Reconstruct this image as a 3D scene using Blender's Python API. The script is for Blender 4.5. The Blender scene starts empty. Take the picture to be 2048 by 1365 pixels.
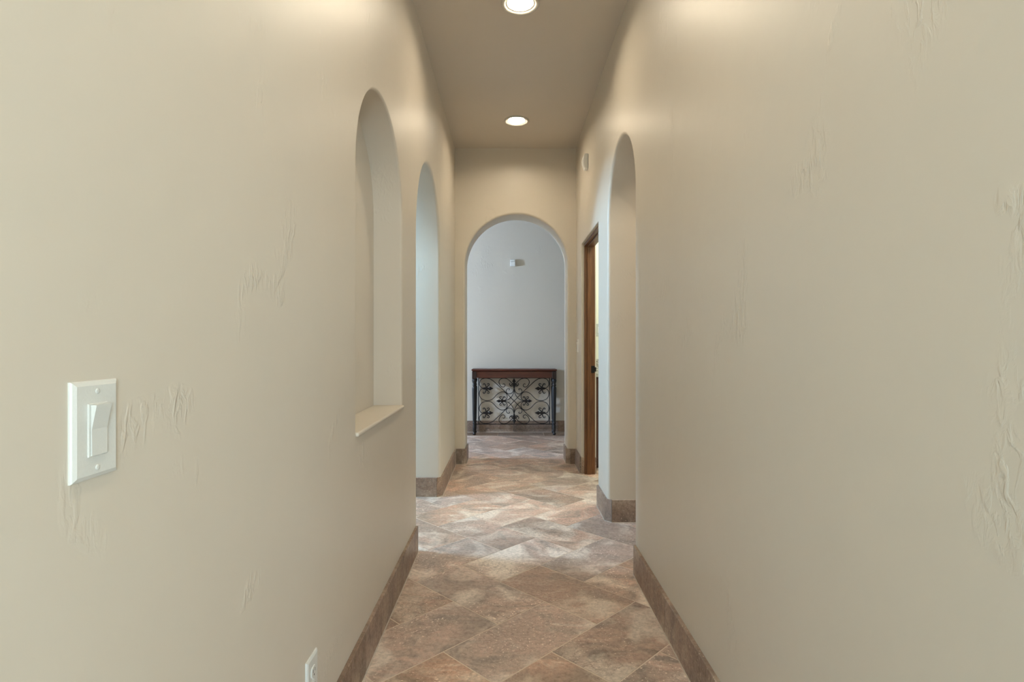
import bpy, bmesh, math, random
from math import pi, sin, cos, sqrt, radians
from mathutils import Vector
from mathutils.geometry import tessellate_polygon

random.seed(7)
S = bpy.context.scene
COL = S.collection
H = 1.2                                  # eye height in metres; layout below is in eye heights

# ------------------------------------------------------------------ camera
cam = bpy.data.cameras.new('camera')
camo = bpy.data.objects.new('camera', cam)
COL.objects.link(camo)
camo.location = (0, 0, H)
camo.rotation_euler = (pi / 2, 0, 0)
cam.sensor_width = 36
cam.lens = 36 * 1120 / 2048
cam.shift_x = 5 / 2048
cam.clip_start = 0.02
S.camera = camo

# ------------------------------------------------------------------ world, view, large lights
S.view_settings.view_transform = 'Standard'
S.view_settings.look = 'None'
S.view_settings.exposure = 0.12
S.view_settings.gamma = 1.0
S.view_settings.use_curve_mapping = False
W = bpy.data.worlds.new('sky')
S.world = W
W.use_nodes = True
W.node_tree.nodes['Background'].inputs[0].default_value = (0.75, 0.87, 1.0, 1)
W.node_tree.nodes['Background'].inputs[1].default_value = 1.0

CEIL_Z = 2.565 * H
LAMP_STRENGTH = 222
LAMP_COLOR = (1.0, 0.86, 0.66)


def area(name, loc, direction, sx, sy, power, color):
    l = bpy.data.lights.new(name, 'AREA')
    l.shape = 'RECTANGLE'
    l.size, l.size_y = sx, sy
    l.energy = power
    l.color = color
    o = bpy.data.objects.new(name, l)
    COL.objects.link(o)
    o.location = loc
    o.rotation_euler = Vector(direction).to_track_quat('-Z', 'Z').to_euler()
    return o


# daylight entering through the windows of the side room, of the cross hall and of the room behind the camera
area('window_light_side_room', (-2.36 * H, 3.06 * H, 2.45), (1, 0, -0.12), 0.56, 1.1, 215, (0.38, 0.68, 1.0))
area('window_light_cross_hall', (-3.32 * H, 4.95 * H, 1.85), (1, 0.2, -0.1), 0.30, 1.7, 860, (0.50, 0.70, 1.0))
area('window_light_rear_room', (2.25 * H, -4.79 * H, 1.75), (0, 1, 0), 1.9, 2.1, 335, (0.66, 0.86, 1.0))
area('window_light_rear_room', (2.99 * H, -3.2, 1.6), (-1, 0, 0), 2.4, 2.1, 65, (0.66, 0.86, 1.0))
area('window_light_rear_room', (-2.25 * H, -4.79 * H, 2.0), (0, 1, 0), 1.9, 1.6, 180, (0.36, 0.70, 1.0))
area('window_light_rear_room', (-2.99 * H, -3.2, 1.9), (1, 0, 0), 2.4, 1.8, 62, (0.40, 0.72, 1.0))
area('side_room_fill', (1.3 * H, 2.35 * H, CEIL_Z - 0.02), (0, 0, -1), 0.3, 0.3, 13, LAMP_COLOR)  # unseen warm fill added to brighten the right archway jamb
area('bathroom_light', (1.25 * H, 3.95 * H, 2.9), (0, 0, -1), 0.5, 0.5, 34, (0.92, 1.0, 0.92))

# ------------------------------------------------------------------ node helpers


def new_mat(name):
    m = bpy.data.materials.new(name)
    m.use_nodes = True
    nt = m.node_tree
    return m, nt, nt.nodes['Principled BSDF']


def nd(nt, t, **kw):
    n = nt.nodes.new(t)
    for k, v in kw.items():
        if hasattr(n, k):
            setattr(n, k, v)
        else:
            n.inputs[k].default_value = v
    return n


def ramp(nt, src, stops, interp='LINEAR'):
    r = nt.nodes.new('ShaderNodeValToRGB')
    r.color_ramp.interpolation = interp
    while len(r.color_ramp.elements) < len(stops):
        r.color_ramp.elements.new(0.5)
    for e, (p, c) in zip(r.color_ramp.elements, stops):
        e.position = p
        e.color = (*c, 1) if len(c) == 3 else c
    nt.links.new(src, r.inputs[0])
    return r.outputs[0]


def math_(nt, op, a, b=None, clamp=False):
    m = nt.nodes.new('ShaderNodeMath')
    m.operation = op
    m.use_clamp = clamp
    for i, v in enumerate((a, b)):
        if v is None:
            continue
        if isinstance(v, (int, float)):
            m.inputs[i].default_value = v
        else:
            nt.links.new(v, m.inputs[i])
    return m.outputs[0]


def mix(nt, fac, a, b, blend='MIX'):
    m = nt.nodes.new('ShaderNodeMix')
    m.data_type = 'RGBA'
    m.blend_type = blend
    for s, v in ((m.inputs['Factor'], fac), (m.inputs[6], a), (m.inputs[7], b)):
        if isinstance(v, (int, float)):
            s.default_value = v
        elif isinstance(v, tuple):
            s.default_value = (*v, 1)
        else:
            nt.links.new(v, s)
    return m.outputs[2]


def plain(name, col, rough=0.5, metal=0.0, spec=0.5):
    m, nt, b = new_mat(name)
    n = nd(nt, 'ShaderNodeTexNoise', Scale=30.0, Detail=3.0)
    c = mix(nt, n.outputs['Fac'], tuple(x * 0.93 for x in col), tuple(min(1, x * 1.06) for x in col))
    nt.links.new(c, b.inputs['Base Color'])
    b.inputs['Roughness'].default_value = rough
    b.inputs['Metallic'].default_value = metal
    b.inputs['Specular IOR Level'].default_value = spec
    return m


def plaster(name, col, rough, bump):
    """hand trowelled satin plaster: smooth sheets with sparse rough trowel marks"""
    m, nt, b = new_mat(name)
    tc = nd(nt, 'ShaderNodeTexCoord')
    v = tc.outputs['Object']
    big = nd(nt, 'ShaderNodeTexNoise', Scale=1.3, Detail=3.0)
    nt.links.new(v, big.inputs['Vector'])
    c = mix(nt, big.outputs['Fac'], tuple(x * 0.97 for x in col), tuple(x * 1.03 for x in col))
    nt.links.new(c, b.inputs['Base Color'])
    msk = nd(nt, 'ShaderNodeTexNoise', Scale=3.6, Detail=2.5, Distortion=0.8)
    nt.links.new(v, msk.inputs['Vector'])
    mk = ramp(nt, msk.outputs['Fac'], [(0.60, (0, 0, 0)), (0.70, (1, 1, 1))])
    mp = nd(nt, 'ShaderNodeMapping')
    mp.inputs['Rotation'].default_value = (0.6, 0.5, 0.3)
    mp.inputs['Scale'].default_value = (1, 1.0, 0.45)
    nt.links.new(v, mp.inputs[0])
    fine = nd(nt, 'ShaderNodeTexNoise', Scale=60.0, Detail=4.0, Distortion=0.6)
    nt.links.new(mp.outputs[0], fine.inputs['Vector'])
    fr = ramp(nt, fine.outputs['Fac'], [(0.45, (0, 0, 0)), (0.62, (1, 1, 1))])
    wav = nd(nt, 'ShaderNodeTexNoise', Scale=7.0, Detail=2.0)
    nt.links.new(v, wav.inputs['Vector'])
    fm = math_(nt, 'MULTIPLY', fr, mk)
    h1 = math_(nt, 'MULTIPLY', fm, 0.0014 * bump)
    h2 = math_(nt, 'MULTIPLY', wav.outputs['Fac'], 0.0024 * bump)
    ht = math_(nt, 'ADD', h1, h2)
    bp = nd(nt, 'ShaderNodeBump', Strength=1.0, Distance=1.0)
    nt.links.new(ht, bp.inputs['Height'])
    nt.links.new(bp.outputs[0], b.inputs['Normal'])
    b.inputs['Roughness'].default_value = rough
    b.inputs['Specular IOR Level'].default_value = 0.5
    return m


def stone(name, dark, mid, rose, light, rough=0.38, value=(0.84, 1.14), vein=1.0):
    """travertine look porcelain; every piece takes its own part of the pattern"""
    m, nt, b = new_mat(name)
    tc = nd(nt, 'ShaderNodeTexCoord')
    oi = nd(nt, 'ShaderNodeObjectInfo')
    off = nt.nodes.new('ShaderNodeVectorMath')
    off.operation = 'MULTIPLY_ADD'
    nt.links.new(oi.outputs['Random'], off.inputs[0])
    off.inputs[1].default_value = (37.0, 53.0, 71.0)
    nt.links.new(tc.outputs['Object'], off.inputs[2])
    V = off.outputs[0]
    mp = nd(nt, 'ShaderNodeMapping')
    mp.inputs['Scale'].default_value = (1.0, 1.9, 1.0)
    mp.inputs['Rotation'].default_value = (0, 0, 0.5)
    nt.links.new(V, mp.inputs[0])
    n1 = nd(nt, 'ShaderNodeTexNoise', Scale=2.9, Detail=8.0, Roughness=0.62, Distortion=1.6)
    nt.links.new(mp.outputs[0], n1.inputs['Vector'])
    c1 = ramp(nt, n1.outputs['Fac'], [(0.34, dark), (0.46, mid), (0.55, rose), (0.68, light)])
    n2 = nd(nt, 'ShaderNodeTexNoise', Scale=1.7, Detail=3.0, Distortion=0.5)
    nt.links.new(V, n2.inputs['Vector'])
    f2 = ramp(nt, n2.outputs['Fac'], [(0.42, (0, 0, 0)), (0.62, (1, 1, 1))])
    c2 = mix(nt, f2, c1, mix(nt, 0.68, c1, dark))
    n7 = nd(nt, 'ShaderNodeTexNoise', Scale=3.4, Detail=4.0, Distortion=1.0)
    nt.links.new(V, n7.inputs['Vector'])
    f7 = ramp(nt, n7.outputs['Fac'], [(0.50, (0, 0, 0)), (0.64, (0.85, 0.85, 0.85))])
    c2 = mix(nt, f7, c2, light)
    # flowing veins
    n3 = nd(nt, 'ShaderNodeTexNoise', Scale=4.2, Detail=5.0, Roughness=0.6, Distortion=1.6)
    nt.links.new(mp.outputs[0], n3.inputs['Vector'])
    rg = math_(nt, 'ABSOLUTE', math_(nt, 'SUBTRACT', n3.outputs['Fac'], 0.5))
    vn = ramp(nt, rg, [(0.0, (1, 1, 1)), (0.022, (0, 0, 0))])
    n4 = nd(nt, 'ShaderNodeTexNoise', Scale=2.4, Detail=1.0)
    nt.links.new(V, n4.inputs['Vector'])
    vm = math_(nt, 'MULTIPLY', vn, ramp(nt, n4.outputs['Fac'], [(0.46, (0, 0, 0)), (0.62, (1, 1, 1))]))
    vm = math_(nt, 'MULTIPLY', vm, 0.8 * vein)
    c3 = mix(nt, vm, c2, tuple(x * 0.6 for x in rose))
    # pale pits and grain
    n5 = nd(nt, 'ShaderNodeTexNoise', Scale=60.0, Detail=4.0, Roughness=0.7)
    nt.links.new(V, n5.inputs['Vector'])
    gr = ramp(nt, n5.outputs['Fac'], [(0.30, (0.70, 0.68, 0.66)), (0.5, (1, 1, 1)), (0.72, (1.22, 1.22, 1.22))])
    c4 = mix(nt, 1.0, c3, gr, 'MULTIPLY')
    n6 = nd(nt, 'ShaderNodeTexNoise', Scale=95.0, Detail=2.0)
    nt.links.new(V, n6.inputs['Vector'])
    pt = math_(nt, 'MULTIPLY', ramp(nt, n6.outputs['Fac'], [(0.645, (0, 0, 0)), (0.68, (1, 1, 1))]),
               ramp(nt, n4.outputs['Fac'], [(0.40, (0, 0, 0)), (0.55, (0.8, 0.8, 0.8))]))
    c5 = mix(nt, pt, c4, tuple(min(1, x * 1.3) for x in light))
    hsv = nd(nt, 'ShaderNodeHueSaturation')
    wn = nd(nt, 'ShaderNodeTexWhiteNoise', noise_dimensions='1D')
    nt.links.new(oi.outputs['Random'], wn.inputs['W'])
    mr = nd(nt, 'ShaderNodeMapRange')
    mr.inputs['To Min'].default_value, mr.inputs['To Max'].default_value = value
    nt.links.new(oi.outputs['Random'], mr.inputs['Value'])
    nt.links.new(mr.outputs[0], hsv.inputs['Value'])
    mr2 = nd(nt, 'ShaderNodeMapRange')
    mr2.inputs['To Min'].default_value, mr2.inputs['To Max'].default_value = 0.72, 1.08
    nt.links.new(wn.outputs['Value'], mr2.inputs['Value'])
    nt.links.new(mr2.outputs[0], hsv.inputs['Saturation'])
    nt.links.new(c5, hsv.inputs['Color'])
    nt.links.new(hsv.outputs[0], b.inputs['Base Color'])
    hh = math_(nt, 'ADD', math_(nt, 'MULTIPLY', n5.outputs['Fac'], 0.0006),
               math_(nt, 'ADD', math_(nt, 'MULTIPLY', n1.outputs['Fac'], 0.004), math_(nt, 'MULTIPLY', vm, -0.0012)))
    bp = nd(nt, 'ShaderNodeBump', Strength=0.8, Distance=1.0)
    nt.links.new(hh, bp.inputs['Height'])
    nt.links.new(bp.outputs[0], b.inputs['Normal'])
    rr = ramp(nt, n5.outputs['Fac'], [(0.3, (rough + 0.08,) * 3), (0.7, (rough - 0.06,) * 3)])
    nt.links.new(rr, b.inputs['Roughness'])
    return m


def wood(name, dark, lightc, rough, scale=(14, 14, 1.1)):
    m, nt, b = new_mat(name)
    tc = nd(nt, 'ShaderNodeTexCoord')
    mp = nd(nt, 'ShaderNodeMapping')
    mp.inputs['Scale'].default_value = scale
    nt.links.new(tc.outputs['Object'], mp.inputs[0])
    n = nd(nt, 'ShaderNodeTexNoise', Scale=2.2, Detail=6.0, Roughness=0.65, Distortion=1.4)
    nt.links.new(mp.outputs[0], n.inputs['Vector'])
    c = ramp(nt, n.outputs['Fac'], [(0.3, dark), (0.55, tuple((a + c_) / 2 for a, c_ in zip(dark, lightc))), (0.75, lightc)])
    nt.links.new(c, b.inputs['Base Color'])
    bp = nd(nt, 'ShaderNodeBump', Strength=0.25, Distance=0.002)
    nt.links.new(n.outputs['Fac'], bp.inputs['Height'])
    nt.links.new(bp.outputs[0], b.inputs['Normal'])
    b.inputs['Roughness'].default_value = rough
    return m


M = {}
M['wall'] = plaster('plaster', (0.66, 0.595, 0.50), 0.42, 1.0)
M['ceiling'] = plaster('ceiling_plaster', (0.63, 0.56, 0.47), 0.42, 0.5)
M['bath'] = plaster('bath_plaster', (0.72, 0.71, 0.60), 0.5, 0.6)
M['tile'] = stone('floor_stone', (0.29, 0.215, 0.165), (0.49, 0.335, 0.245), (0.57, 0.35, 0.25), (0.74, 0.61, 0.49))
M['dark_row'] = stone('dark_stone', (0.16, 0.105, 0.07), (0.23, 0.15, 0.10), (0.25, 0.155, 0.10), (0.31, 0.21, 0.14))
M['base'] = stone('baseboard_stone', (0.19, 0.13, 0.095), (0.29, 0.20, 0.15), (0.32, 0.21, 0.15), (0.42, 0.32, 0.24),
                  rough=0.40, value=(0.9, 1.08), vein=0.6)
M['grout'] = plain('grout', (0.72, 0.61, 0.50), 0.85)
M['caulk'] = plain('caulk', (0.60, 0.53, 0.45), 0.7)
M['white'] = plain('white_plastic', (0.70, 0.70, 0.66), 0.3)
M['sensor'] = plain('sensor_plastic', (0.86, 0.85, 0.80), 0.35)
M['slot'] = plain('dark_slot', (0.03, 0.03, 0.03), 0.6)
M['trim'] = plain('white_enamel', (0.62, 0.58, 0.50), 0.35)
M['jamb'] = wood('stained_alder', (0.080, 0.028, 0.008), (0.24, 0.095, 0.030), 0.42)
M['mahogany'] = wood('mahogany', (0.050, 0.010, 0.005), (0.15, 0.036, 0.016), 0.3, (1.2, 14, 14))
M['dark_mahogany'] = wood('dark_mahogany', (0.012, 0.008, 0.007), (0.045, 0.014, 0.009), 0.3)
M['black'] = plain('black_lacquer', (0.009, 0.008, 0.008), 0.5)
M['iron'] = plain('wrought_iron', (0.020, 0.016, 0.016), 0.42, 0.4)
M['bronze'] = plain('dark_bronze', (0.012, 0.011, 0.010), 0.35, 0.5)
M['cabinet'] = wood('vanity_wood', (0.045, 0.014, 0.008), (0.11, 0.038, 0.02), 0.35)
M['grey_plate'] = plain('grey_plate', (0.45, 0.46, 0.43), 0.4)
m, nt, b = new_mat('granite')
n = nd(nt, 'ShaderNodeTexVoronoi', Scale=70.0)
nt.links.new(ramp(nt, n.outputs['Color'], [(0.25, (0.04, 0.035, 0.03)), (0.5, (0.45, 0.42, 0.36)), (0.75, (0.75, 0.72, 0.64))]), b.inputs['Base Color'])
b.inputs['Roughness'].default_value = 0.2
M['granite'] = m
m, nt, b = new_mat('lit_bulb')
b.inputs['Base Color'].default_value = (1, 1, 1, 1)
b.inputs['Emission Color'].default_value = (*LAMP_COLOR, 1)
b.inputs['Emission Strength'].default_value = LAMP_STRENGTH
M['bulb'] = m

# ------------------------------------------------------------------ object helpers


def mesh_obj(name, verts, faces, mat, parent=None, smooth=False, recalc=False):
    me = bpy.data.meshes.new(name)
    me.from_pydata([tuple(v) for v in verts], [], [tuple(f) for f in faces])
    if recalc:
        bm = bmesh.new()
        bm.from_mesh(me)
        bmesh.ops.recalc_face_normals(bm, faces=bm.faces)
        bm.to_mesh(me)
        bm.free()
    me.validate()
    o = bpy.data.objects.new(name, me)
    COL.objects.link(o)
    if mat:
        me.materials.append(M[mat] if isinstance(mat, str) else mat)
    if smooth:
        for p in me.polygons:
            p.use_smooth = True
    if parent:
        o.parent = parent
    return o


def bm_obj(name, bm, mat, parent=None, smooth=False):
    me = bpy.data.meshes.new(name)
    bmesh.ops.recalc_face_normals(bm, faces=bm.faces)
    bm.to_mesh(me)
    bm.free()
    o = bpy.data.objects.new(name, me)
    COL.objects.link(o)
    me.materials.append(M[mat])
    if smooth:
        for p in me.polygons:
            p.use_smooth = True
    if parent:
        o.parent = parent
    return o


def empty(name, loc, label=None, cat=None, group=None, kind=None):
    o = bpy.data.objects.new(name, None)
    o.empty_display_size = 0.1
    COL.objects.link(o)
    o.location = loc
    tag(o, label, cat, group, kind)
    return o


def tag(o, label=None, cat=None, group=None, kind=None):
    for k, v in (('label', label), ('category', cat), ('group', group), ('kind', kind)):
        if v:
            o[k] = v
    return o


def box_bm(x0, x1, y0, y1, z0, z1, bev=0.0, seg=2, bm=None):
    nb = bmesh.new()
    vs = [nb.verts.new((x, y, z)) for z in (z0, z1) for y in (y0, y1) for x in (x0, x1)]
    for f in ((0, 1, 3, 2), (4, 6, 7, 5), (0, 4, 5, 1), (2, 3, 7, 6), (0, 2, 6, 4), (1, 5, 7, 3)):
        nb.faces.new([vs[i] for i in f])
    if bev:
        bmesh.ops.bevel(nb, geom=list(nb.edges), offset=bev, segments=seg, affect='EDGES', profile=0.5)
    if bm is None:
        return nb
    me = bpy.data.meshes.new('tmp')
    nb.to_mesh(me)
    nb.free()
    bm.from_mesh(me)
    bpy.data.meshes.remove(me)
    return bm


def lathe(profile, n=24, z_axis=True):
    """profile: list of (r, z)"""
    verts, faces = [], []
    for r, z in profile:
        for k in range(n):
            a = 2 * pi * k / n
            verts.append((r * cos(a), r * sin(a), z))
    for i in range(len(profile) - 1):
        for k in range(n):
            k2 = (k + 1) % n
            faces.append((i * n + k, i * n + k2, (i + 1) * n + k2, (i + 1) * n + k))
    return verts, faces


def cap(verts, faces, n, first=True, last=True):
    if first:
        faces.append(tuple(range(n))[::-1])
    if last:
        L = len(verts)
        faces.append(tuple(range(L - n, L)))


def prism(poly, z0, z1):
    n = len(poly)
    v = [(x, y, z0) for x, y in poly] + [(x, y, z1) for x, y in poly]
    f = [tuple(range(n))[::-1], tuple(range(n, 2 * n))]
    for i in range(n):
        j = (i + 1) % n
        f.append((i, j, n + j, n + i))
    return v, f


# ------------------------------------------------------------------ wall slabs with rounded openings


def opening_line(o, seg=40):
    """list of ((s,z),(ns,nz)) from bottom left over the top to bottom right; n points away from the opening"""
    a, b_, zb, zs = o['s0'], o['s1'], o['zb'], o['zs']
    L = [((a, zb), (-1, 0)), ((a, (zb + zs) / 2), (-1, 0))]
    if o['kind'] == 'rect':
        L += [((a, zs), (-1, 1)), ((b_, zs), (1, 1))]
    else:
        c, r = (a + b_) / 2, (b_ - a) / 2
        for k in range(seg + 1):
            t = pi - pi * k / seg
            L.append(((c + r * cos(t), zs + r * sin(t)), (cos(t), sin(t))))
    L += [((b_, (zb + zs) / 2), (1, 0)), ((b_, zb), (1, 0))]
    return L


def wall_slab(name, origin, sdir, ndir, s0, s1, z0, z1, T, openings, mat='wall', kind='structure'):
    O, sd, nd_ = Vector(origin), Vector(sdir), Vector(ndir)
    Z = Vector((0, 0, 1))
    V, F, smooth = [], [], []

    def P(s, n_, z):
        V.append(O + sd * s + nd_ * n_ + Z * z)
        return len(V) - 1

    def face(idx, sm=False):
        F.append(tuple(idx))
        smooth.append(sm)

    def sheet(n_, front):
        outer, holes = [], []
        outer = [(s0, z0)]
        for o in sorted([q for q in openings if q.get('floor')], key=lambda q: q['s0']):
            r = o['r']
            outer += [(p[0] + m_[0] * r, p[1] + m_[1] * r) for p, m_ in opening_line(o)]
        outer += [(s1, z0), (s1, z1), (s0, z1)]
        loops = [outer]
        for o in openings:
            if not o.get('floor') and (front or not o.get('depth')):
                r = o['r']
                loops.append([(p[0] + m_[0] * r, p[1] + m_[1] * r) for p, m_ in opening_line(o)])
        flat = [p for l in loops for p in l]
        tri = tessellate_polygon([[Vector((p[0], p[1], 0)) for p in l] for l in loops])
        ids = [P(p[0], n_, p[1]) for p in flat]
        for t in tri:
            face([ids[i] for i in t])

    sheet(0, True)
    sheet(T, False)
    for o in openings:
        line, r = opening_line(o), o['r']
        depth = o.get('depth')
        prof = [(r * (1 - sin(k / 6 * pi / 2)), r * (1 - cos(k / 6 * pi / 2))) for k in range(7)]
        if depth:
            prof.append((0, depth))
        else:
            prof += [(q[0], T - q[1]) for q in prof[::-1]]
        rows = [[P(p[0] + m_[0] * a, n_, p[1] + m_[1] * a) for p, m_ in line] for a, n_ in prof]
        for i in range(len(rows) - 1):
            for k in range(len(line) - 1):
                face((rows[i][k], rows[i][k + 1], rows[i + 1][k + 1], rows[i + 1][k]), o['kind'] != 'rect')
        if depth:
            loop = [p for p, _ in line]
            tri = tessellate_polygon([[Vector((p[0], p[1], 0)) for p in loop]])
            ids = [P(p[0], depth, p[1]) for p in loop]
            for t in tri:
                face([ids[i] for i in t])
            a_, b2 = o['s0'], o['s1']
            face([P(a_ - r, 0, o['zb']), P(b2 + r, 0, o['zb']), P(b2, depth, o['zb']), P(a_, depth, o['zb'])])
    face([P(s0, 0, z1), P(s1, 0, z1), P(s1, T, z1), P(s0, T, z1)])
    face([P(s0, 0, z0), P(s0, T, z0), P(s0, T, z1), P(s0, 0, z1)])
    face([P(s1, 0, z0), P(s1, T, z0), P(s1, T, z1), P(s1, 0, z1)])
    ob = mesh_obj(name, V, F, mat)
    for p, sm in zip(ob.data.polygons, smooth):
        p.use_smooth = sm
    if kind:
        ob['kind'] = kind
    return ob


# layout constants (eye heights -> metres)
WL, WR = -0.443 * H, 0.541 * H
TL, TA, TB = 0.20 * H, 0.20 * H, 0.112 * H
CEIL = 2.565 * H
DE, DE2 = 4.542 * H, 4.787 * H
DB = 6.144 * H
NEAR = -0.5 * H
LA = (2.665 * H, 3.59 * H)               # left archway
RA = (2.414 * H, 3.09 * H)               # right archway
EA = (-0.361 * H, 0.470 * H)             # archway in the end wall
NI = (1.616 * H, 2.308 * H)              # niche
DR = (3.405 * H, 4.215 * H)              # doorway
DOORZ = 1.73 * H
RIM = 0.020

# ------------------------------------------------------------------ structure
wl = wall_slab('wall_left', (WL, 0, 0), (0, 1, 0), (-1, 0, 0), NEAR, DE, 0, CEIL, TL, [
    dict(kind='arch', floor=True, s0=LA[0], s1=LA[1], zb=0, zs=1.507 * H, r=RIM),
    dict(kind='arch', s0=NI[0], s1=NI[1], zb=0.734 * H, zs=1.502 * H, r=0.011, depth=0.117 * H)])
wall_slab('wall_right', (WR, 0, 0), (0, 1, 0), (1, 0, 0), NEAR, DR[0], 0, CEIL, TA, [
    dict(kind='arch', floor=True, s0=RA[0], s1=RA[1], zb=0, zs=1.652 * H, r=RIM)])
# the door stretch: lintel and the short wall beyond the door
LINT = wall_slab('wall_right_door', (WR, 0, 0), (0, 1, 0), (1, 0, 0), DR[0], DE, 0, CEIL, TB, [
    dict(kind='rect', floor=True, s0=DR[0] + 0.006, s1=DR[1], zb=0, zs=DOORZ, r=0.005)])
wall_slab('wall_end', (0, DE, 0), (1, 0, 0), (0, 1, 0), WL - TL, WR + TB, 0, CEIL, DE2 - DE, [
    dict(kind='arch', floor=True, s0=EA[0], s1=EA[1], zb=0, zs=1.6145 * H, r=RIM)])
wall_slab('wall_back', (0, DB, 0), (1, 0, 0), (0, 1, 0), -3.3 * H, 2.2 * H, 0, CEIL, 0.12, [])


def slab(name, x0, x1, y0, y1, z0, z1, mat='wall'):
    o = bm_obj(name, box_bm(x0, x1, y0, y1, z0, z1), mat)
    o['kind'] = 'structure'
    return o


# cross hall ends and its near walls
slab('wall_cross_right', 2.2 * H, 2.2 * H + 0.1, DE2 - 0.1, DB + 0.12, 0, CEIL)
slab('wall_cross_near_right', WR + TB, 2.2 * H, 4.70 * H, DE2, 0, CEIL, 'bath')
CX = -3.3 * H
slab('wall_cross_near_left', CX, WL - TL, DE, DE2, 0, CEIL)
slab('wall_cross_left', CX - 0.06, CX, 5.10 * H, DB + 0.12, 0, CEIL)
slab('wall_cross_left_lower', CX - 0.06, CX, DE, 5.10 * H, 0, 0.9)
slab('wall_cross_left_upper', CX - 0.06, CX, DE, 5.10 * H, 2.75, CEIL)
# bathroom
slab('wall_bath_right', 1.9 * H, 1.9 * H + 0.1, DR[0], 4.70 * H, 0, CEIL, 'bath')
slab('wall_bath_near', WR + TA, 1.9 * H, DR[0] - 0.1, DR[0], 0, CEIL, 'bath')
# room beyond the right archway
slab('wall_side_right', 1.9 * H, 1.9 * H + 0.1, 1.6 * H, DR[0] - 0.1, 0, CEIL)
slab('wall_side_near', WR + TA, 1.9 * H, 1.6 * H - 0.1, 1.6 * H, 0, CEIL)
# daylit room beyond the left archway, with its window opening
DX = -2.3 * H
slab('wall_day_near', DX, WL - TL, 0.6 * H - 0.1, 0.6 * H, 0, CEIL)
slab('wall_day_lower', DX - 0.06, DX, 0.6 * H - 0.1, DE, 0, 1.86)
slab('wall_day_upper', DX - 0.06, DX, 0.6 * H - 0.1, DE, 3.02, CEIL)
slab('wall_day_side', DX - 0.06, DX, 0.6 * H - 0.1, 2.80 * H, 1.86, 3.02)
slab('wall_day_far', DX - 0.06, DX, 3.32 * H, DE, 1.86, 3.02)
# room behind the camera
slab('wall_rear', -3 * H, 3 * H, -4.9 * H, -4.8 * H, 0, CEIL)
slab('wall_rear_left', -3 * H - 0.1, -3 * H, -4.9 * H, NEAR, 0, CEIL)
slab('wall_rear_right', 3 * H, 3 * H + 0.1, -4.9 * H, NEAR, 0, CEIL)
slab('wall_rear_return_left', -3 * H, WL - TL, NEAR, NEAR + 0.1, 0, CEIL)
slab('wall_rear_return_right', WR + TA, 3 * H, NEAR, NEAR + 0.1, 0, CEIL)

# ceiling with round holes for the seen lights and the added ones
LIGHTS = [(0.05 * H, y * H) for y in (2.593, 3.975, 1.211, -0.171)]
HOLE = 0.074
outer = [(-3.5 * H, -5 * H), (3.2 * H, -5 * H), (3.2 * H, 6.4 * H), (-3.5 * H, 6.4 * H)]
loops = [outer] + [[(lx + HOLE * cos(2 * pi * k / 40), ly + HOLE * sin(2 * pi * k / 40)) for k in range(40)] for lx, ly in LIGHTS]
flat = [p for l in loops for p in l]
tri = tessellate_polygon([[Vector((*p, 0)) for p in l] for l in loops])
V = [(*p, CEIL) for p in flat]
F = [tuple(t) for t in tri]
for l0, n_ in [(0, 4)] + [(4 + 40 * k, 40) for k in range(len(LIGHTS))]:
    base = len(V)
    V += [(*flat[l0 + k], CEIL + 0.15) for k in range(n_)]
    F += [(l0 + k, l0 + (k + 1) % n_, base + (k + 1) % n_, base + k) for k in range(n_)]
base = len(V)
V += [(*p, CEIL + 0.151) for p in outer]
F.append(tuple(range(base, base + 4)))
ce = mesh_obj('ceiling', V, F, 'ceiling')
ce['kind'] = 'structure'

# niche sill: a part of the left wall
bm = box_bm(WL - 0.117 * H + 0.001, WL + 0.011, NI[0] - 0.004, NI[1] + 0.004, 0.734 * H - 0.014, 0.734 * H + 0.002, 0.0065, 3)
bm_obj('niche_sill', bm, 'wall', wl)

# ------------------------------------------------------------------ floor: grout bed and herringbone tiles
fl = bm_obj('floor', box_bm(-3.5 * H, 3.2 * H, -5 * H, 6.3 * H, -0.12, -0.0012), 'grout')
fl['kind'] = 'structure'
TA_ = 0.246 * H
U0, V0 = -0.107 * H, -0.0511 * H
GAP = 0.0031
PD = 5.91 * H
RECTS = [(WL, WR, 0.6 * H, DE), (WL - TL, WL, LA[0], LA[1]), (-1.75 * H, WL - TL, 1.7 * H, 4.5 * H),
         (WR, WR + TA, RA[0], RA[1]), (WR + TA, 1.5 * H, 1.8 * H, 3.2 * H),
         (EA[0], EA[1], DE, DE2), (-1.6 * H, 1.5 * H, DE2, PD),
         (WR, WR + TB, DR[0], DR[1]), (WR + TB, 1.5 * H, DR[0] + 0.01, 4.7 * H)]


def clip(poly, x0, x1, y0, y1):
    for ax, lim, sg in ((0, x0, 1), (0, x1, -1), (1, y0, 1), (1, y1, -1)):
        out = []
        for i in range(len(poly)):
            a, b_ = poly[i], poly[(i + 1) % len(poly)]
            da, db = (a[ax] - lim) * sg, (b_[ax] - lim) * sg
            if da >= 0:
                out.append(a)
            if (da > 0 > db) or (da < 0 < db):
                t = da / (da - db)
                out.append((a[0] + (b_[0] - a[0]) * t, a[1] + (b_[1] - a[1]) * t))
        poly = out
        if len(poly) < 3:
            return []
    return poly


def add_prism(V, F, poly, z0, z1, ch=0.0):
    b0 = len(V)
    v, f = prism(poly, z0, z1)
    V += v
    F += [tuple(i + b0 for i in q) for q in f]


def uv2xy(u, v):
    return (u - v) / sqrt(2), (u + v) / sqrt(2)


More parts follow.
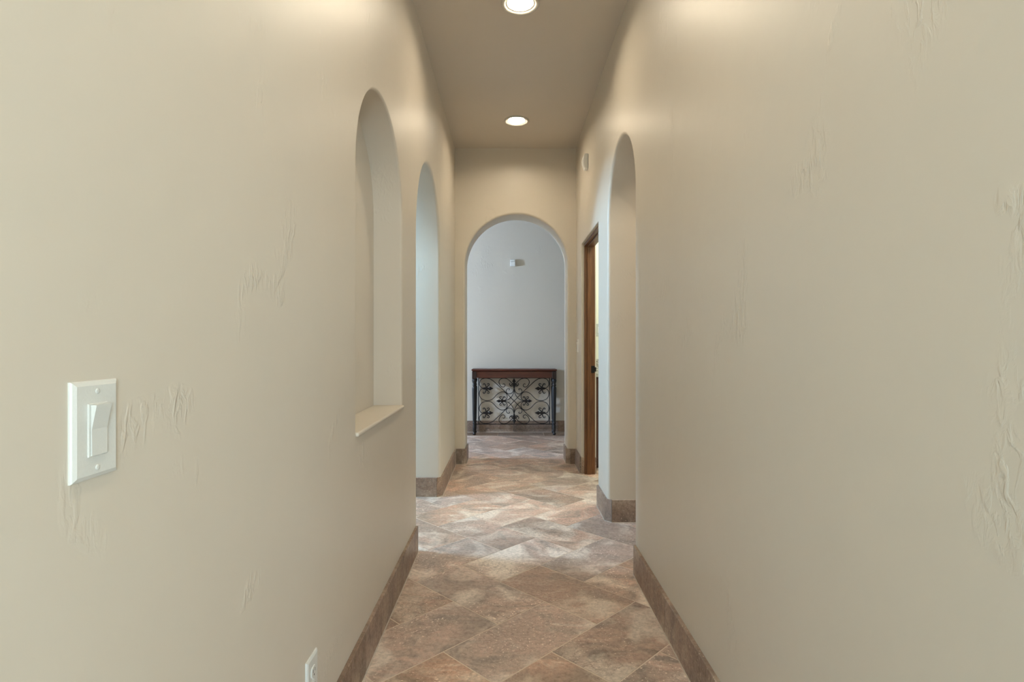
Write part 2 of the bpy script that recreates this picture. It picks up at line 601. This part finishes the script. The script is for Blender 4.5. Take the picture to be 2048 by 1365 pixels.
n_tiles = 0
for a in range(-40, 60):
    for b_ in range(-40, 60):
        # H tile base points: (5,5) + i(1,-1) + j(2,2); V tile base points: (6,6) + the same
        for du, dv, bu, bv in ((2, 1, 5, 5), (1, 2, 6, 6)):
            p, q = a - bu, b_ - bv
            if (p + q) % 4:
                continue
            u0, u1 = U0 + a * TA_ + GAP, U0 + (a + du) * TA_ - GAP
            v0, v1 = V0 + b_ * TA_ + GAP, V0 + (b_ + dv) * TA_ - GAP
            quad = [uv2xy(u0, v0), uv2xy(u1, v0), uv2xy(u1, v1), uv2xy(u0, v1)]
            pieces = [c_ for c_ in (clip(quad, *r) for r in RECTS) if c_]
            if not pieces:
                continue
            cx, cy = uv2xy((u0 + u1) / 2, (v0 + v1) / 2)
            V, F = [], []
            dz = random.uniform(-0.0003, 0.0003)
            for c_ in pieces:
                add_prism(V, F, [(x - cx, y - cy) for x, y in c_], -0.009, dz)
            o = mesh_obj('tile', V, F, 'tile', fl)
            o.location = (cx, cy, 0)
            n_tiles += 1
# straight row in a darker stone along the back wall
x = -1.6 * H
k = 0
while x < 1.5 * H:
    w = 0.492 * H - 0.004
    V, F = prism([(-w / 2, PD + 0.003 - DB), (w / 2, PD + 0.003 - DB), (w / 2, 0), (-w / 2, 0)], -0.009, 0.0)
    o = mesh_obj('dark_row_tile', V, F, 'dark_row', fl)
    o.location = (x + w / 2, DB, 0)
    x += w + 0.004
print('tiles', n_tiles)

# ------------------------------------------------------------------ tile baseboards
BT, BH = 0.0145, 0.151
CH = 0.026


def base_group(name, runs, corners=()):
    """runs: (p0, p1, normal, joints) ; joints = positions along the run from p0"""
    V, F = [], []
    root = mesh_obj(name, [], [], 'caulk')
    root['kind'] = 'structure'
    for p0, p1, nrm, joints in runs:
        p0, p1, nv = Vector(p0), Vector(p1), Vector(nrm)
        L = (p1 - p0).length
        d = (p1 - p0) / L
        cuts = [0] + sorted(j for j in joints if 0.02 < j < L - 0.02) + [L]
        q = [p0, p1, p1 + nv * (BT + 0.0022), p0 + nv * (BT + 0.0022)]
        add_prism(V, F, [(v.x, v.y) for v in q], 0.0, 0.0045)
        for a, c_ in zip(cuts[:-1], cuts[1:]):
            a2, c2 = a + (0.001 if a else 0), c_ - 0.001
            mid = p0 + d * (a + c_) / 2
            n2 = BT + random.uniform(-0.0005, 0.0005)
            hw = (c2 - a2) / 2
            e = 0.002
            # cross-section with an eased top edge, swept along the run
            sec = [(0, 0.004), (n2, 0.004), (n2, BH - e), (n2 - e, BH), (0, BH)]
            vv = []
            for s in (-hw, hw):
                vv += [tuple(d * s + nv * n_ + Vector((0, 0, z))) if True else 0 for n_, z in sec]
            m_ = len(sec)
            ff = [tuple(range(m_))[::-1], tuple(range(m_, 2 * m_))]
            ff += [(i, (i + 1) % m_, m_ + (i + 1) % m_, m_ + i) for i in range(m_)]
            o = mesh_obj('baseboard_tile', vv, ff, 'base', root, recalc=True)
            o.location = mid
    for cx, cy, sx, sy in corners:
        # chamfer piece on a convex corner at (cx, cy); solid wall lies towards -sx, -sy
        a = (cx + sx * BT, cy - sy * (CH - 0.001))
        b2 = (cx - sx * (CH - 0.001), cy + sy * BT)
        c2 = (cx - sx * (CH - 0.001), cy - sy * 0.001)
        d2 = (cx - sx * 0.001, cy - sy * (CH - 0.001))
        poly = [a, b2, c2, (cx - sx * 0.012, cy - sy * 0.012), d2]
        mx, my = cx, cy
        v, f = prism([(px - mx, py - my) for px, py in poly], 0.004, BH)
        o = mesh_obj('baseboard_tile', v, f, 'base', root, recalc=True)
        o.location = (mx, my, 0)
        add_prism(V, F, [a, b2, c2, d2], 0.0, 0.0045)
    me = root.data
    me.from_pydata(V, [], F)
    return root


X3 = Vector
jl = [(v * H - NEAR) for v in (0.24, 0.72, 1.20, 1.68, 2.157)]
base_group('baseboard_left', [
    ((WL, NEAR, 0), (WL, LA[0] - CH, 0), (1, 0, 0), jl),
    ((WL - CH, LA[0], 0), (WL - TL + CH, LA[0], 0), (0, 1, 0), []),
    ((WL - TL + CH, LA[1], 0), (WL - CH, LA[1], 0), (0, -1, 0), []),
    ((WL, LA[1] + CH, 0), (WL, DE, 0), (1, 0, 0), [0.36 * H, 0.80 * H]),
    ((WL + BT, DE, 0), (EA[0] - CH, DE, 0), (0, -1, 0), []),
    ((EA[0], DE + CH, 0), (EA[0], DE2 - CH, 0), (1, 0, 0), []),
], [(WL, LA[0], 1, 1), (WL, LA[1], 1, -1), (EA[0], DE, 1, -1)])
jr = [(v * H - NEAR) for v in (0.49, 0.96, 1.435, 1.913)]
base_group('baseboard_right', [
    ((WR, NEAR, 0), (WR, RA[0] - CH, 0), (-1, 0, 0), jr),
    ((WR + CH, RA[0], 0), (WR + TA - CH, RA[0], 0), (0, 1, 0), []),
    ((WR + CH, RA[1], 0), (WR + TA - CH, RA[1], 0), (0, -1, 0), []),
    ((WR, RA[1] + CH, 0), (WR, DR[0] - 0.004, 0), (-1, 0, 0), []),
    ((WR, DR[1] + 0.010, 0), (WR, DE, 0), (-1, 0, 0), []),
    ((EA[1] + CH, DE, 0), (WR - BT, DE, 0), (0, -1, 0), []),
    ((EA[1], DE + CH, 0), (EA[1], DE2 - CH, 0), (-1, 0, 0), []),
    ((WR + 0.100 * H, DR[1], 0), (WR + TB, DR[1], 0), (0, -1, 0), []),
    ((WR, DR[1], 0), (WR + 0.021 * H, DR[1], 0), (0, -1, 0), []),
], [(WR, RA[0], -1, 1), (WR, RA[1], -1, -1), (EA[1], DE, -1, -1)])
base_group('baseboard_back', [((-2.4 * H, DB, 0), (2.2 * H, DB, 0), (0, -1, 0),
                               [(2.4 + 0.037 + 0.492 * k) * H for k in range(-4, 5)])])

# ------------------------------------------------------------------ door frame (far jamb and head are seen)
door = empty('door_1', (WR, DR[1], 0), kind='structure')


def dpart(name, x0, x1, y0, y1, z0, z1, mat, bev=0.002, parent=None):
    # coordinates relative to the door root
    bm = box_bm(x0, x1, y0, y1, z0, z1, bev, 1)
    return bm_obj(name, bm, mat, parent or door)


W_ = DR[1] - DR[0]
fx0, fx1 = 0.021 * H, 0.100 * H
ft = 0.022
jf = dpart('jamb', fx0, fx1, -ft, 0.0, 0, DOORZ, 'jamb')
jn = dpart('jamb', fx0, fx1, -W_ + 0.006, -W_ + 0.006 + ft, 0, DOORZ, 'jamb')
dpart('head_jamb', fx0, fx1, -W_ + 0.006 + ft, -ft, DOORZ - ft, DOORZ, 'jamb')
sx0 = fx0 + 0.024
dpart('door_stop', sx0, sx0 + 0.034, -ft - 0.011, -ft, 0, DOORZ - ft, 'jamb')
dpart('door_stop', sx0, sx0 + 0.034, -W_ + 0.006 + ft, -W_ + 0.006 + ft + 0.011, 0, DOORZ - ft, 'jamb')
dpart('door_stop', sx0, sx0 + 0.034, -W_ + 0.006 + ft + 0.011, -ft - 0.011, DOORZ - ft - 0.011, DOORZ - ft, 'jamb')
# strike plate with its curved lip
zc = (1 - 0.213) * H
bm = box_bm(fx1 - 0.036, fx1 - 0.002, -ft - 0.0025, -ft, zc - 0.032, zc + 0.032, 0.001, 1)
box_bm(fx1 - 0.004, fx1 + 0.010, -ft - 0.006, -ft - 0.001, zc - 0.020, zc + 0.020, 0.001, 1, bm)
box_bm(fx1 - 0.027, fx1 - 0.012, -ft - 0.004, -ft - 0.0024, zc - 0.014, zc + 0.014, 0.0005, 1, bm)
bm_obj('strike_plate', bm, 'bronze', jf)

# ------------------------------------------------------------------ bathroom glimpsed through the door
vx0, vx1, vy0, vy1 = 0.660 * H, 1.5 * H, 4.363 * H, 4.695 * H
van = empty('vanity_cabinet', (vx0, vy1, 0), 'dark brown bathroom vanity with a speckled granite top glimpsed through the doorway', 'cabinet')
wv, dv_ = vx1 - vx0, vy1 - vy0
hv = 0.748 * H
bm = box_bm(0, wv, -dv_ + 0.07, 0, 0, 0.09)
box_bm(0, wv, -dv_ + 0.018, 0, 0.09, hv - 0.035, 0.002, 1, bm)
bm_obj('body', bm, 'cabinet', van)
for k in range(2):
    w2 = wv / 2
    dd = bm_obj('door', box_bm(k * w2 + 0.006, (k + 1) * w2 - 0.006, -dv_, -dv_ + 0.018, 0.10, hv - 0.05, 0.003, 1), 'cabinet', van)
    xk = w2 - 0.03 if k == 0 else w2 + 0.03
    v, f = lathe([(0.004, 0), (0.005, 0.012), (0.011, 0.018), (0.011, 0.024), (0.004, 0.028)], 12)
    cap(v, f, 12)
    mesh_obj('knob', [(xk + a, -dv_ - c_, hv - 0.12 + b_) for a, b_, c_ in v], f, 'bronze', dd, True)
bm_obj('countertop', box_bm(-0.005, wv + 0.005, -dv_ - 0.02, 0, hv - 0.035, hv, 0.004, 2), 'granite', van)
bm_obj('backsplash', box_bm(-0.005, wv + 0.005, -0.02, 0, hv, hv + 0.10 * H, 0.002, 1), 'granite', van)
gp = empty('wall_plate', (0.752 * H, 4.70 * H, 1.093 * H),
           'grey wall plate above the granite backsplash through the doorway', 'wall plate')
bm_obj('plate', box_bm(-0.037, 0.037, -0.006, 0, -0.062, 0.062, 0.003, 2), 'grey_plate', gp)
bm_obj('rocker', box_bm(-0.016, 0.016, -0.010, -0.005, -0.032, 0.032, 0.002, 1), 'white', gp)

# ------------------------------------------------------------------ recessed ceiling lights


def make_light():
    t = empty('recessed_light', (0, 0, 0))
    n = 40
    v, f = lathe([(0.107, 0.0), (0.107, -0.004), (0.103, -0.0095), (0.097, -0.0105), (0.084, -0.004), (0.0715, 0.008), (0.0705, 0.016)], n)
    mesh_obj('trim_ring', v, f, 'trim', t, True)
    v, f = lathe([(0.0705, 0.012), (0.0725, 0.06), (0.066, 0.14)], n)
    cap(v, f, n, False, True)
    mesh_obj('housing', v, f, 'trim', t, True)
    R = 0.064
    prof = [(0.030, 0.13), (0.045, 0.10), (R, 0.034)]
    for k in range(1, 6):
        a = k / 6 * pi / 2
        prof.append((R * cos(a), 0.034 - 0.019 * sin(a)))
    prof.append((0.002, 0.034 - 0.019))
    v, f = lathe(prof, 28)
    cap(v, f, 28)
    mesh_obj('bulb', v, f, 'bulb', t, True)
    return t


def dup(root, loc):
    r = root.copy()
    COL.objects.link(r)
    r.location = loc
    for ch in list(root.children):
        c_ = ch.copy()
        COL.objects.link(c_)
        c_.parent = r
    return r


l0 = make_light()
l1 = dup(l0, (*LIGHTS[1], CEIL))
l2 = dup(l0, (*LIGHTS[2], CEIL))  # this and the next are unseen, added to brighten the near walls
l3 = dup(l0, (*LIGHTS[3], CEIL))
l0.location = (*LIGHTS[0], CEIL)
tag(l0, 'lit round recessed ceiling light nearest the viewer, cut by the top edge of the picture', 'ceiling light', 'recessed ceiling lights')
tag(l2, 'added unseen round recessed ceiling light continuing the row, just above the top of the picture', 'ceiling light', 'recessed ceiling lights')
tag(l3, 'added unseen round recessed ceiling light continuing the row, directly over the viewer', 'ceiling light', 'recessed ceiling lights')
tag(l1, 'lit round recessed ceiling light farther away, close to the end wall of the hallway', 'ceiling light', 'recessed ceiling lights')

# ------------------------------------------------------------------ switches and outlet (local: x along wall, y = out of the wall towards -y)


def plate_bm(w, h, t):
    """wall plate with a sloped rim: front is smaller than the back"""
    bm = bmesh.new()
    rings = [(w / 2, h / 2, 0.0), (w / 2, h / 2, 0.0022), (w / 2 - 0.0015, h / 2 - 0.0015, 0.0042), (w / 2 - 0.006, h / 2 - 0.006, t)]
    vs = []
    for a, c_, y in rings:
        vs.append([bm.verts.new((sx * a, -y, sz * c_)) for sx, sz in ((-1, -1), (1, -1), (1, 1), (-1, 1))])
    for i in range(len(vs) - 1):
        for k in range(4):
            bm.faces.new((vs[i][k], vs[i][(k + 1) % 4], vs[i + 1][(k + 1) % 4], vs[i + 1][k]))
    bm.faces.new(vs[-1])
    bm.faces.new(vs[0][::-1])
    return bm


def screw(parent, x, z, y):
    v, f = lathe([(0.0034, 0), (0.0034, 0.0008), (0.0022, 0.0014)], 12)
    cap(v, f, 12)
    return mesh_obj('screw', [(a + x, -y - c_, b2 + z) for a, b2, c_ in v], f, 'white', parent)


def rocker_switch(name, loc, rotz, label, mt='white'):
    t = empty(name, loc, label, 'switch')
    t.rotation_euler = (0, 0, rotz)
    pt = 0.0066
    bm_obj('plate', plate_bm(0.079, 0.124, pt), mt, t)
    bm_obj('rocker_frame', box_bm(-0.0168, 0.0168, -pt - 0.0016, -pt + 0.002, -0.0335, 0.0335, 0.0006, 1), mt, t)
    # rocker: the upper half tilts out of the plate
    prof = [(0.0020, -0.0318), (0.0034, -0.0318), (0.0030, -0.001), (0.0030, 0.001), (0.0092, 0.0318), (0.0020, 0.0318)]
    v, f = [], []
    for x_ in (-0.0135, 0.0135):
        v += [(x_, -pt - a, z) for a, z in prof]
    n = len(prof)
    f = [tuple(range(n))[::-1], tuple(range(n, 2 * n))] + [(i, (i + 1) % n, n + (i + 1) % n, n + i) for i in range(n)]
    o = mesh_obj('rocker', v, f, mt, t, recalc=True)
    screw(t, 0, 0.0485, pt)
    screw(t, 0, -0.0485, pt)
    return t


rocker_switch('rocker_switch', (WL, 0.5945 * H, (1 - 0.0935) * H), pi / 2,
              'large white rocker light switch on the near left wall')
rocker_switch('rocker_switch', (WR, 4.42 * H, (1 - 0.0375) * H), -pi / 2,
              'small distant white switch on the right wall beside the brown door frame', 'sensor')

# duplex outlet low on the left wall
ou = empty('wall_outlet', (WL, 1.2475 * H, 0.2475 * H), 'white duplex outlet low on the left wall at the bottom edge of the picture', 'outlet')
ou.rotation_euler = (0, 0, pi / 2)
pt = 0.0066
bm_obj('plate', plate_bm(0.079, 0.124, pt), 'white', ou)
for sz in (1, -1):
    pts = []
    R = 0.0172
    for k in range(28):
        a = 2 * pi * k / 28
        pts.append((max(-R, min(R, R * 1.0 * cos(a))), max(-0.0142, min(0.0142, R * sin(a)))))
    v = [(x_, -pt + 0.001, z + sz * 0.0197) for x_, z in pts] + [(x_, -pt - 0.002, z + sz * 0.0197) for x_, z in pts] + \
        [(x_ * 0.93, -pt - 0.0028, z * 0.93 + sz * 0.0197) for x_, z in pts]
    n = 28
    f = [tuple(range(2 * n, 3 * n)), tuple(range(n))]
    for r_ in range(2):
        f += [(r_ * n + i, r_ * n + (i + 1) % n, (r_ + 1) * n + (i + 1) % n, (r_ + 1) * n + i) for i in range(n)]
    rec = mesh_obj('receptacle', v, f, 'white', ou, recalc=True)
    bm = box_bm(-0.0075, -0.0053, -pt - 0.0031, -pt - 0.002, sz * 0.0197 - 0.001, sz * 0.0197 + 0.0075)
    box_bm(0.0053, 0.0075, -pt - 0.0031, -pt - 0.002, sz * 0.0197 - 0.001, sz * 0.0197 + 0.0075, bm=bm)
    box_bm(-0.0022, 0.0022, -pt - 0.0031, -pt - 0.002, sz * 0.0197 - 0.0105, sz * 0.0197 - 0.006, bm=bm)
    bm_obj('slot', bm, 'slot', rec)
screw(ou, 0, 0, pt)

# ------------------------------------------------------------------ motion sensors
ms = empty('motion_sensor', (WR, 3.87 * H, 2.237 * H), 'white wall-mounted sensor with a bulging front high on the right wall', 'sensor')
ms.rotation_euler = (0, 0, -pi / 2)      # local -y faces into the hallway, local x runs along it
bm = box_bm(-0.033, 0.033, -0.006, 0, -0.058, 0.060, 0.002, 2)
bm_obj('mounting_plate', bm, 'sensor', ms)
prof = [(0.006, -0.062), (0.028, -0.062), (0.034, -0.045), (0.039, -0.015), (0.040, 0.012), (0.037, 0.042), (0.030, 0.062), (0.006, 0.062)]
v, f = [], []
for x_ in (-0.035, 0.035):
    v += [(x_, -a, z) for a, z in prof]
n = len(prof)
f = [tuple(range(n))[::-1], tuple(range(n, 2 * n))] + [(i, (i + 1) % n, n + (i + 1) % n, n + i) for i in range(n)]
mesh_obj('housing', v, f, 'sensor', ms, recalc=True)
v, f = [], []
lens = [(0.022, -0.060), (0.036, -0.048), (0.046, -0.020), (0.050, 0.006), (0.046, 0.030), (0.030, 0.054)]
for x_ in (-0.028, -0.020, 0.020, 0.028):
    k = 1.0 if abs(x_) < 0.025 else 0.86
    v += [(x_, -a * k, z) for a, z in lens]
n = len(lens)
for c_ in range(3):
    f += [(c_ * n + i, c_ * n + i + 1, (c_ + 1) * n + i + 1, (c_ + 1) * n + i) for i in range(n - 1)]
mesh_obj('lens', v, f, 'sensor', ms, True, True)

bs = empty('motion_sensor', (0.0357 * H, DB, 1.853 * H), 'small white box sensor on the far wall above the console table', 'sensor')
bm_obj('mounting_bracket', box_bm(-0.018, 0.018, -0.012, 0, -0.03, 0.03, 0.002, 1), 'sensor', bs)
bm_obj('housing', box_bm(-0.033, 0.033, -0.046, -0.012, -0.043, 0.016, 0.005, 3), 'sensor', bs)
bm_obj('cap', box_bm(-0.032, 0.032, -0.040, -0.012, 0.0185, 0.043, 0.005, 3), 'sensor', bs)

# ------------------------------------------------------------------ console table
TX = 0.0502 * H
TY = 5.925 * H
tb = empty('console_table', (TX, TY, 0), 'mahogany topped console table with black turned legs and wrought iron scrollwork', 'table')
topz = 0.702 * H
hw = 0.4535 * H
dpt = DB - BT - 0.004 - TY


def rect_ring(bm, x, y0, y1, z):
    return [bm.verts.new((sx * x, y, z)) for sx, y in ((-1, y0), (1, y0), (1, y1), (-1, y1))]


bm = bmesh.new()
rings = []
for off, z in ((0.022, -0.030), (0.016, -0.028), (0.004, -0.020), (0.0, -0.014), (0.0, -0.008), (0.006, -0.002), (0.012, 0.0)):
    rings.append(rect_ring(bm, hw - off, off, dpt, topz + z))
for i in range(len(rings) - 1):
    for k in range(4):
        bm.faces.new((rings[i][k], rings[i][(k + 1) % 4], rings[i + 1][(k + 1) % 4], rings[i + 1][k]))
bm.faces.new(rings[-1])
bm.faces.new(rings[0][::-1])
bm_obj('tabletop', bm, 'mahogany', tb)
az1, az0 = topz - 0.030, topz - 0.112
legx, ly0, ly1 = 0.425 * H, 0.035, dpt - 0.035
bm_obj('apron', box_bm(-legx, legx, ly0 - 0.014, ly0 + 0.006, az0, az1, 0.002, 1), 'mahogany', tb)
bm_obj('apron', box_bm(-legx, legx, ly1 - 0.006, ly1 + 0.012, az0, az1, 0.002, 1), 'mahogany', tb)
for sx in (-1, 1):
    bm_obj('apron', box_bm(sx * legx - 0.009, sx * legx + 0.009, ly0, ly1, az0, az1, 0.002, 1), 'mahogany', tb)
lz = topz - 0.030
legprof = [(0.010, 0.0), (0.017, 0.003), (0.0215, 0.012), (0.0205, 0.022), (0.0145, 0.031), (0.0125, 0.038), (0.0165, 0.044),
           (0.0185, 0.075), (0.0195, 0.115), (0.0150, 0.128), (0.0145, 0.136), (0.0225, 0.144), (0.0225, 0.152), (0.0160, 0.162),
           (0.0195, 0.180), (0.0225, 0.30), (0.0255, 0.45), (0.0285, 0.575), (0.0270, 0.592), (0.0200, 0.602), (0.0195, 0.608),
           (0.0255, 0.616), (0.0250, 0.624), (0.0185, 0.634), (0.0235, 0.652), (0.0290, 0.672), (0.0290, 0.686), (0.0235, 0.700)]
sc = (az0 - 0.012) / 0.700
for lx, ly in ((-legx, ly0), (legx, ly0), (-legx, ly1), (legx, ly1)):
    v, f = lathe([(r, z * sc) for r, z in legprof], 16)
    cap(v, f, 16)
    lg = mesh_obj('leg', v, f, 'black', tb, True)
    lg.location = (lx, ly, 0)
    bm = box_bm(-0.0265, 0.0265, -0.0265, 0.0265, az0 - 0.012, lz, 0.002, 1)
    bm_obj('leg_block', bm, 'dark_mahogany', lg)

# wrought iron panel, drawn on a 980 x 635 grid and scaled to its real size
PY = ly1 - 0.014
K = 0.000955                               # grid unit in metres
PCX, PCZ = 807.5, 697.5
PZ = (1 - (682 - (700 + PCZ * 0.14652)) / -1120 * 6.08) * H


def G(px, py):
    return Vector(((px - PCX) * K, 0, PZ - (py - PCZ) * K))


def catmull(pts, n=6):
    P = [pts[0]] + list(pts) + [pts[-1]]
    out = []
    for i in range(1, len(P) - 2):
        a, b2, c2, d2 = (Vector(p) for p in P[i - 1:i + 3])
        for k in range(n):
            t = k / n
            out.append(0.5 * ((2 * b2) + (c2 - a) * t + (2 * a - 5 * b2 + 4 * c2 - d2) * t * t + (3 * b2 - a - 3 * c2 + d2) * t ** 3))
    out.append(Vector(P[-2]))
    return out


def tube(path, r, n=6, V=None, F=None, taper=None):
    V = [] if V is None else V
    F = [] if F is None else F
    b0 = len(V)
    side = Vector((0, 1, 0))
    L = len(path)
    for i, p in enumerate(path):
        t = (path[min(i + 1, L - 1)] - path[max(i - 1, 0)])
        t.normalize()
        u = t.cross(side)
        rr = r * (taper(i / (L - 1)) if taper else 1)
        for k in range(n):
            a = 2 * pi * k / n
            V.append(p + u * (rr * cos(a)) + side * (rr * sin(a)))
    for i in range(L - 1):
        for k in range(n):
            k2 = (k + 1) % n
            F.append((b0 + i * n + k, b0 + i * n + k2, b0 + (i + 1) * n + k2, b0 + (i + 1) * n + k))
    F.append(tuple(b0 + k for k in range(n))[::-1])
    F.append(tuple(b0 + (L - 1) * n + k for k in range(n)))
    return V, F


V, F = [], []
for (a, b2) in (((318, 382), (1297, 382)), ((318, 1014), (1297, 1014)), ((322, 378), (322, 1018)), ((1293, 378), (1293, 1018)),
                ((290, 1014), (322, 1014)), ((1293, 1014), (1325, 1014))):
    tube([G(*a), G(*b2)], 0.0052, 6, V, F)
panel = mesh_obj('iron_panel', V, F, 'iron', tb)
panel.location = (0, PY, 0)

cross_ = [(385, 525), (352, 505), (333, 470), (342, 425), (372, 396), (418, 386), (470, 394), (520, 422), (570, 466), (625, 516),
          (690, 577), (750, 640), (807, 697), (865, 756), (925, 815), (990, 880), (1045, 930), (1095, 974), (1145, 998), (1197, 1005),
          (1243, 996), (1274, 968), (1283, 925), (1264, 888), (1230, 868)]
heart = [(385, 525), (350, 545), (333, 585), (338, 630), (362, 667), (400, 687), (440, 692), (490, 684), (530, 655), (570, 612),
         (612, 582), (658, 573), (695, 590), (713, 630), (705, 668), (672, 694)]
volute = [(652, 470), (664, 462), (679, 470), (683, 488), (668, 506), (645, 506), (620, 487), (602, 452), (604, 420), (628, 395), (664, 387),
          (705, 394), (745, 420), (778, 455), (798, 495), (806, 540), (800, 585), (778, 630), (742, 668), (700, 690), (665, 697)]
hook = [(733, 549), (744, 541), (740, 529), (722, 529), (705, 545), (699, 568), (711, 589), (738, 601), (770, 592), (793, 566), (803, 535)]


def mir(pts, mx, my):
    return [((2 * PCX - x_) if mx else x_, (2 * PCZ - y_) if my else y_) for x_, y_ in pts]


def add_curve(pts, r):
    v, f = tube(catmull([G(*p) for p in pts]), r, 6, None, None, lambda t: 1.0)
    mesh_obj('scroll', v, f, 'iron', panel, True)


for mx in (0, 1):
    add_curve(mir(cross_, mx, 0), 0.0046)
    for my in (0, 1):
        add_curve(mir(heart, mx, my), 0.0044)
        add_curve(mir(volute, mx, my), 0.0044)
        add_curve(mir(hook, mx, my), 0.0042)


def fleur_mesh(curls):
    """fleur-de-lis ornament, pointing along +x from its base at 0, in grid units"""
    V, F = [], []
    # ridged stem and spear: (x, half width)
    out = [(0, 6), (14, 14), (45, 17), (72, 14), (82, 12), (92, 25), (104, 24), (122, 14), (146, 1.5)]
    for y, sgn in ((-1, 1), (1, -1)):
        b0 = len(V)
        for x_, w in out:
            V.append(Vector((x_ * K, 0, w * K)))
            V.append(Vector((x_ * K, y * (0.0045 + 0.00022 * w), 0)))
            V.append(Vector((x_ * K, 0, -w * K)))
        for i in range(len(out) - 1):
            for k in range(2):
                q = (b0 + 3 * i + k, b0 + 3 * i + k + 1, b0 + 3 * i + k + 4, b0 + 3 * i + k + 3)
                F.append(q if sgn > 0 else q[::-1])
    for s in (1, -1):
        for c_ in curls:
            pts = catmull([Vector((x_ * K, 0, s * z * K)) for x_, z in c_], 4)
            tube(pts, 0.0075, 6, V, F, lambda t: 1.0 - 0.42 * t)
    me = bpy.data.meshes.new('fleur')
    me.from_pydata([tuple(v) for v in V], [], F)
    me.materials.append(M['iron'])
    return me


side_curls = [[(58, 4), (60, 22), (72, 34), (86, 44), (90, 60), (78, 68), (64, 62), (62, 52)],
              [(46, 4), (44, 28), (36, 48), (26, 64), (12, 66), (6, 54), (14, 46)]]
top_curls = [[(70, 4), (62, 24), (44, 40), (40, 58), (54, 68), (68, 62), (70, 54)],
             [(52, 4), (40, 12), (28, 30), (26, 44), (36, 52), (46, 46)]]
fm1, fm2 = fleur_mesh(side_curls), fleur_mesh(top_curls)
for me, px, py, ang, s in ((fm1, 378, 527, 0, 1), (fm1, 378, 860, 0, 1), (fm1, 1237, 527, pi, 1), (fm1, 1237, 860, pi, 1),
                           (fm1, 690, 697, pi, 0.88), (fm1, 925, 697, 0, 0.88),
                           (fm2, 806, 520, -pi / 2, 0.92), (fm2, 809, 875, pi / 2, 0.92)):
    o = bpy.data.objects.new('fleur', me)
    COL.objects.link(o)
    o.parent = panel
    o.location = G(px, py)
    o.rotation_euler = (0, ang, 0)
    o.scale = (s, 1, s)
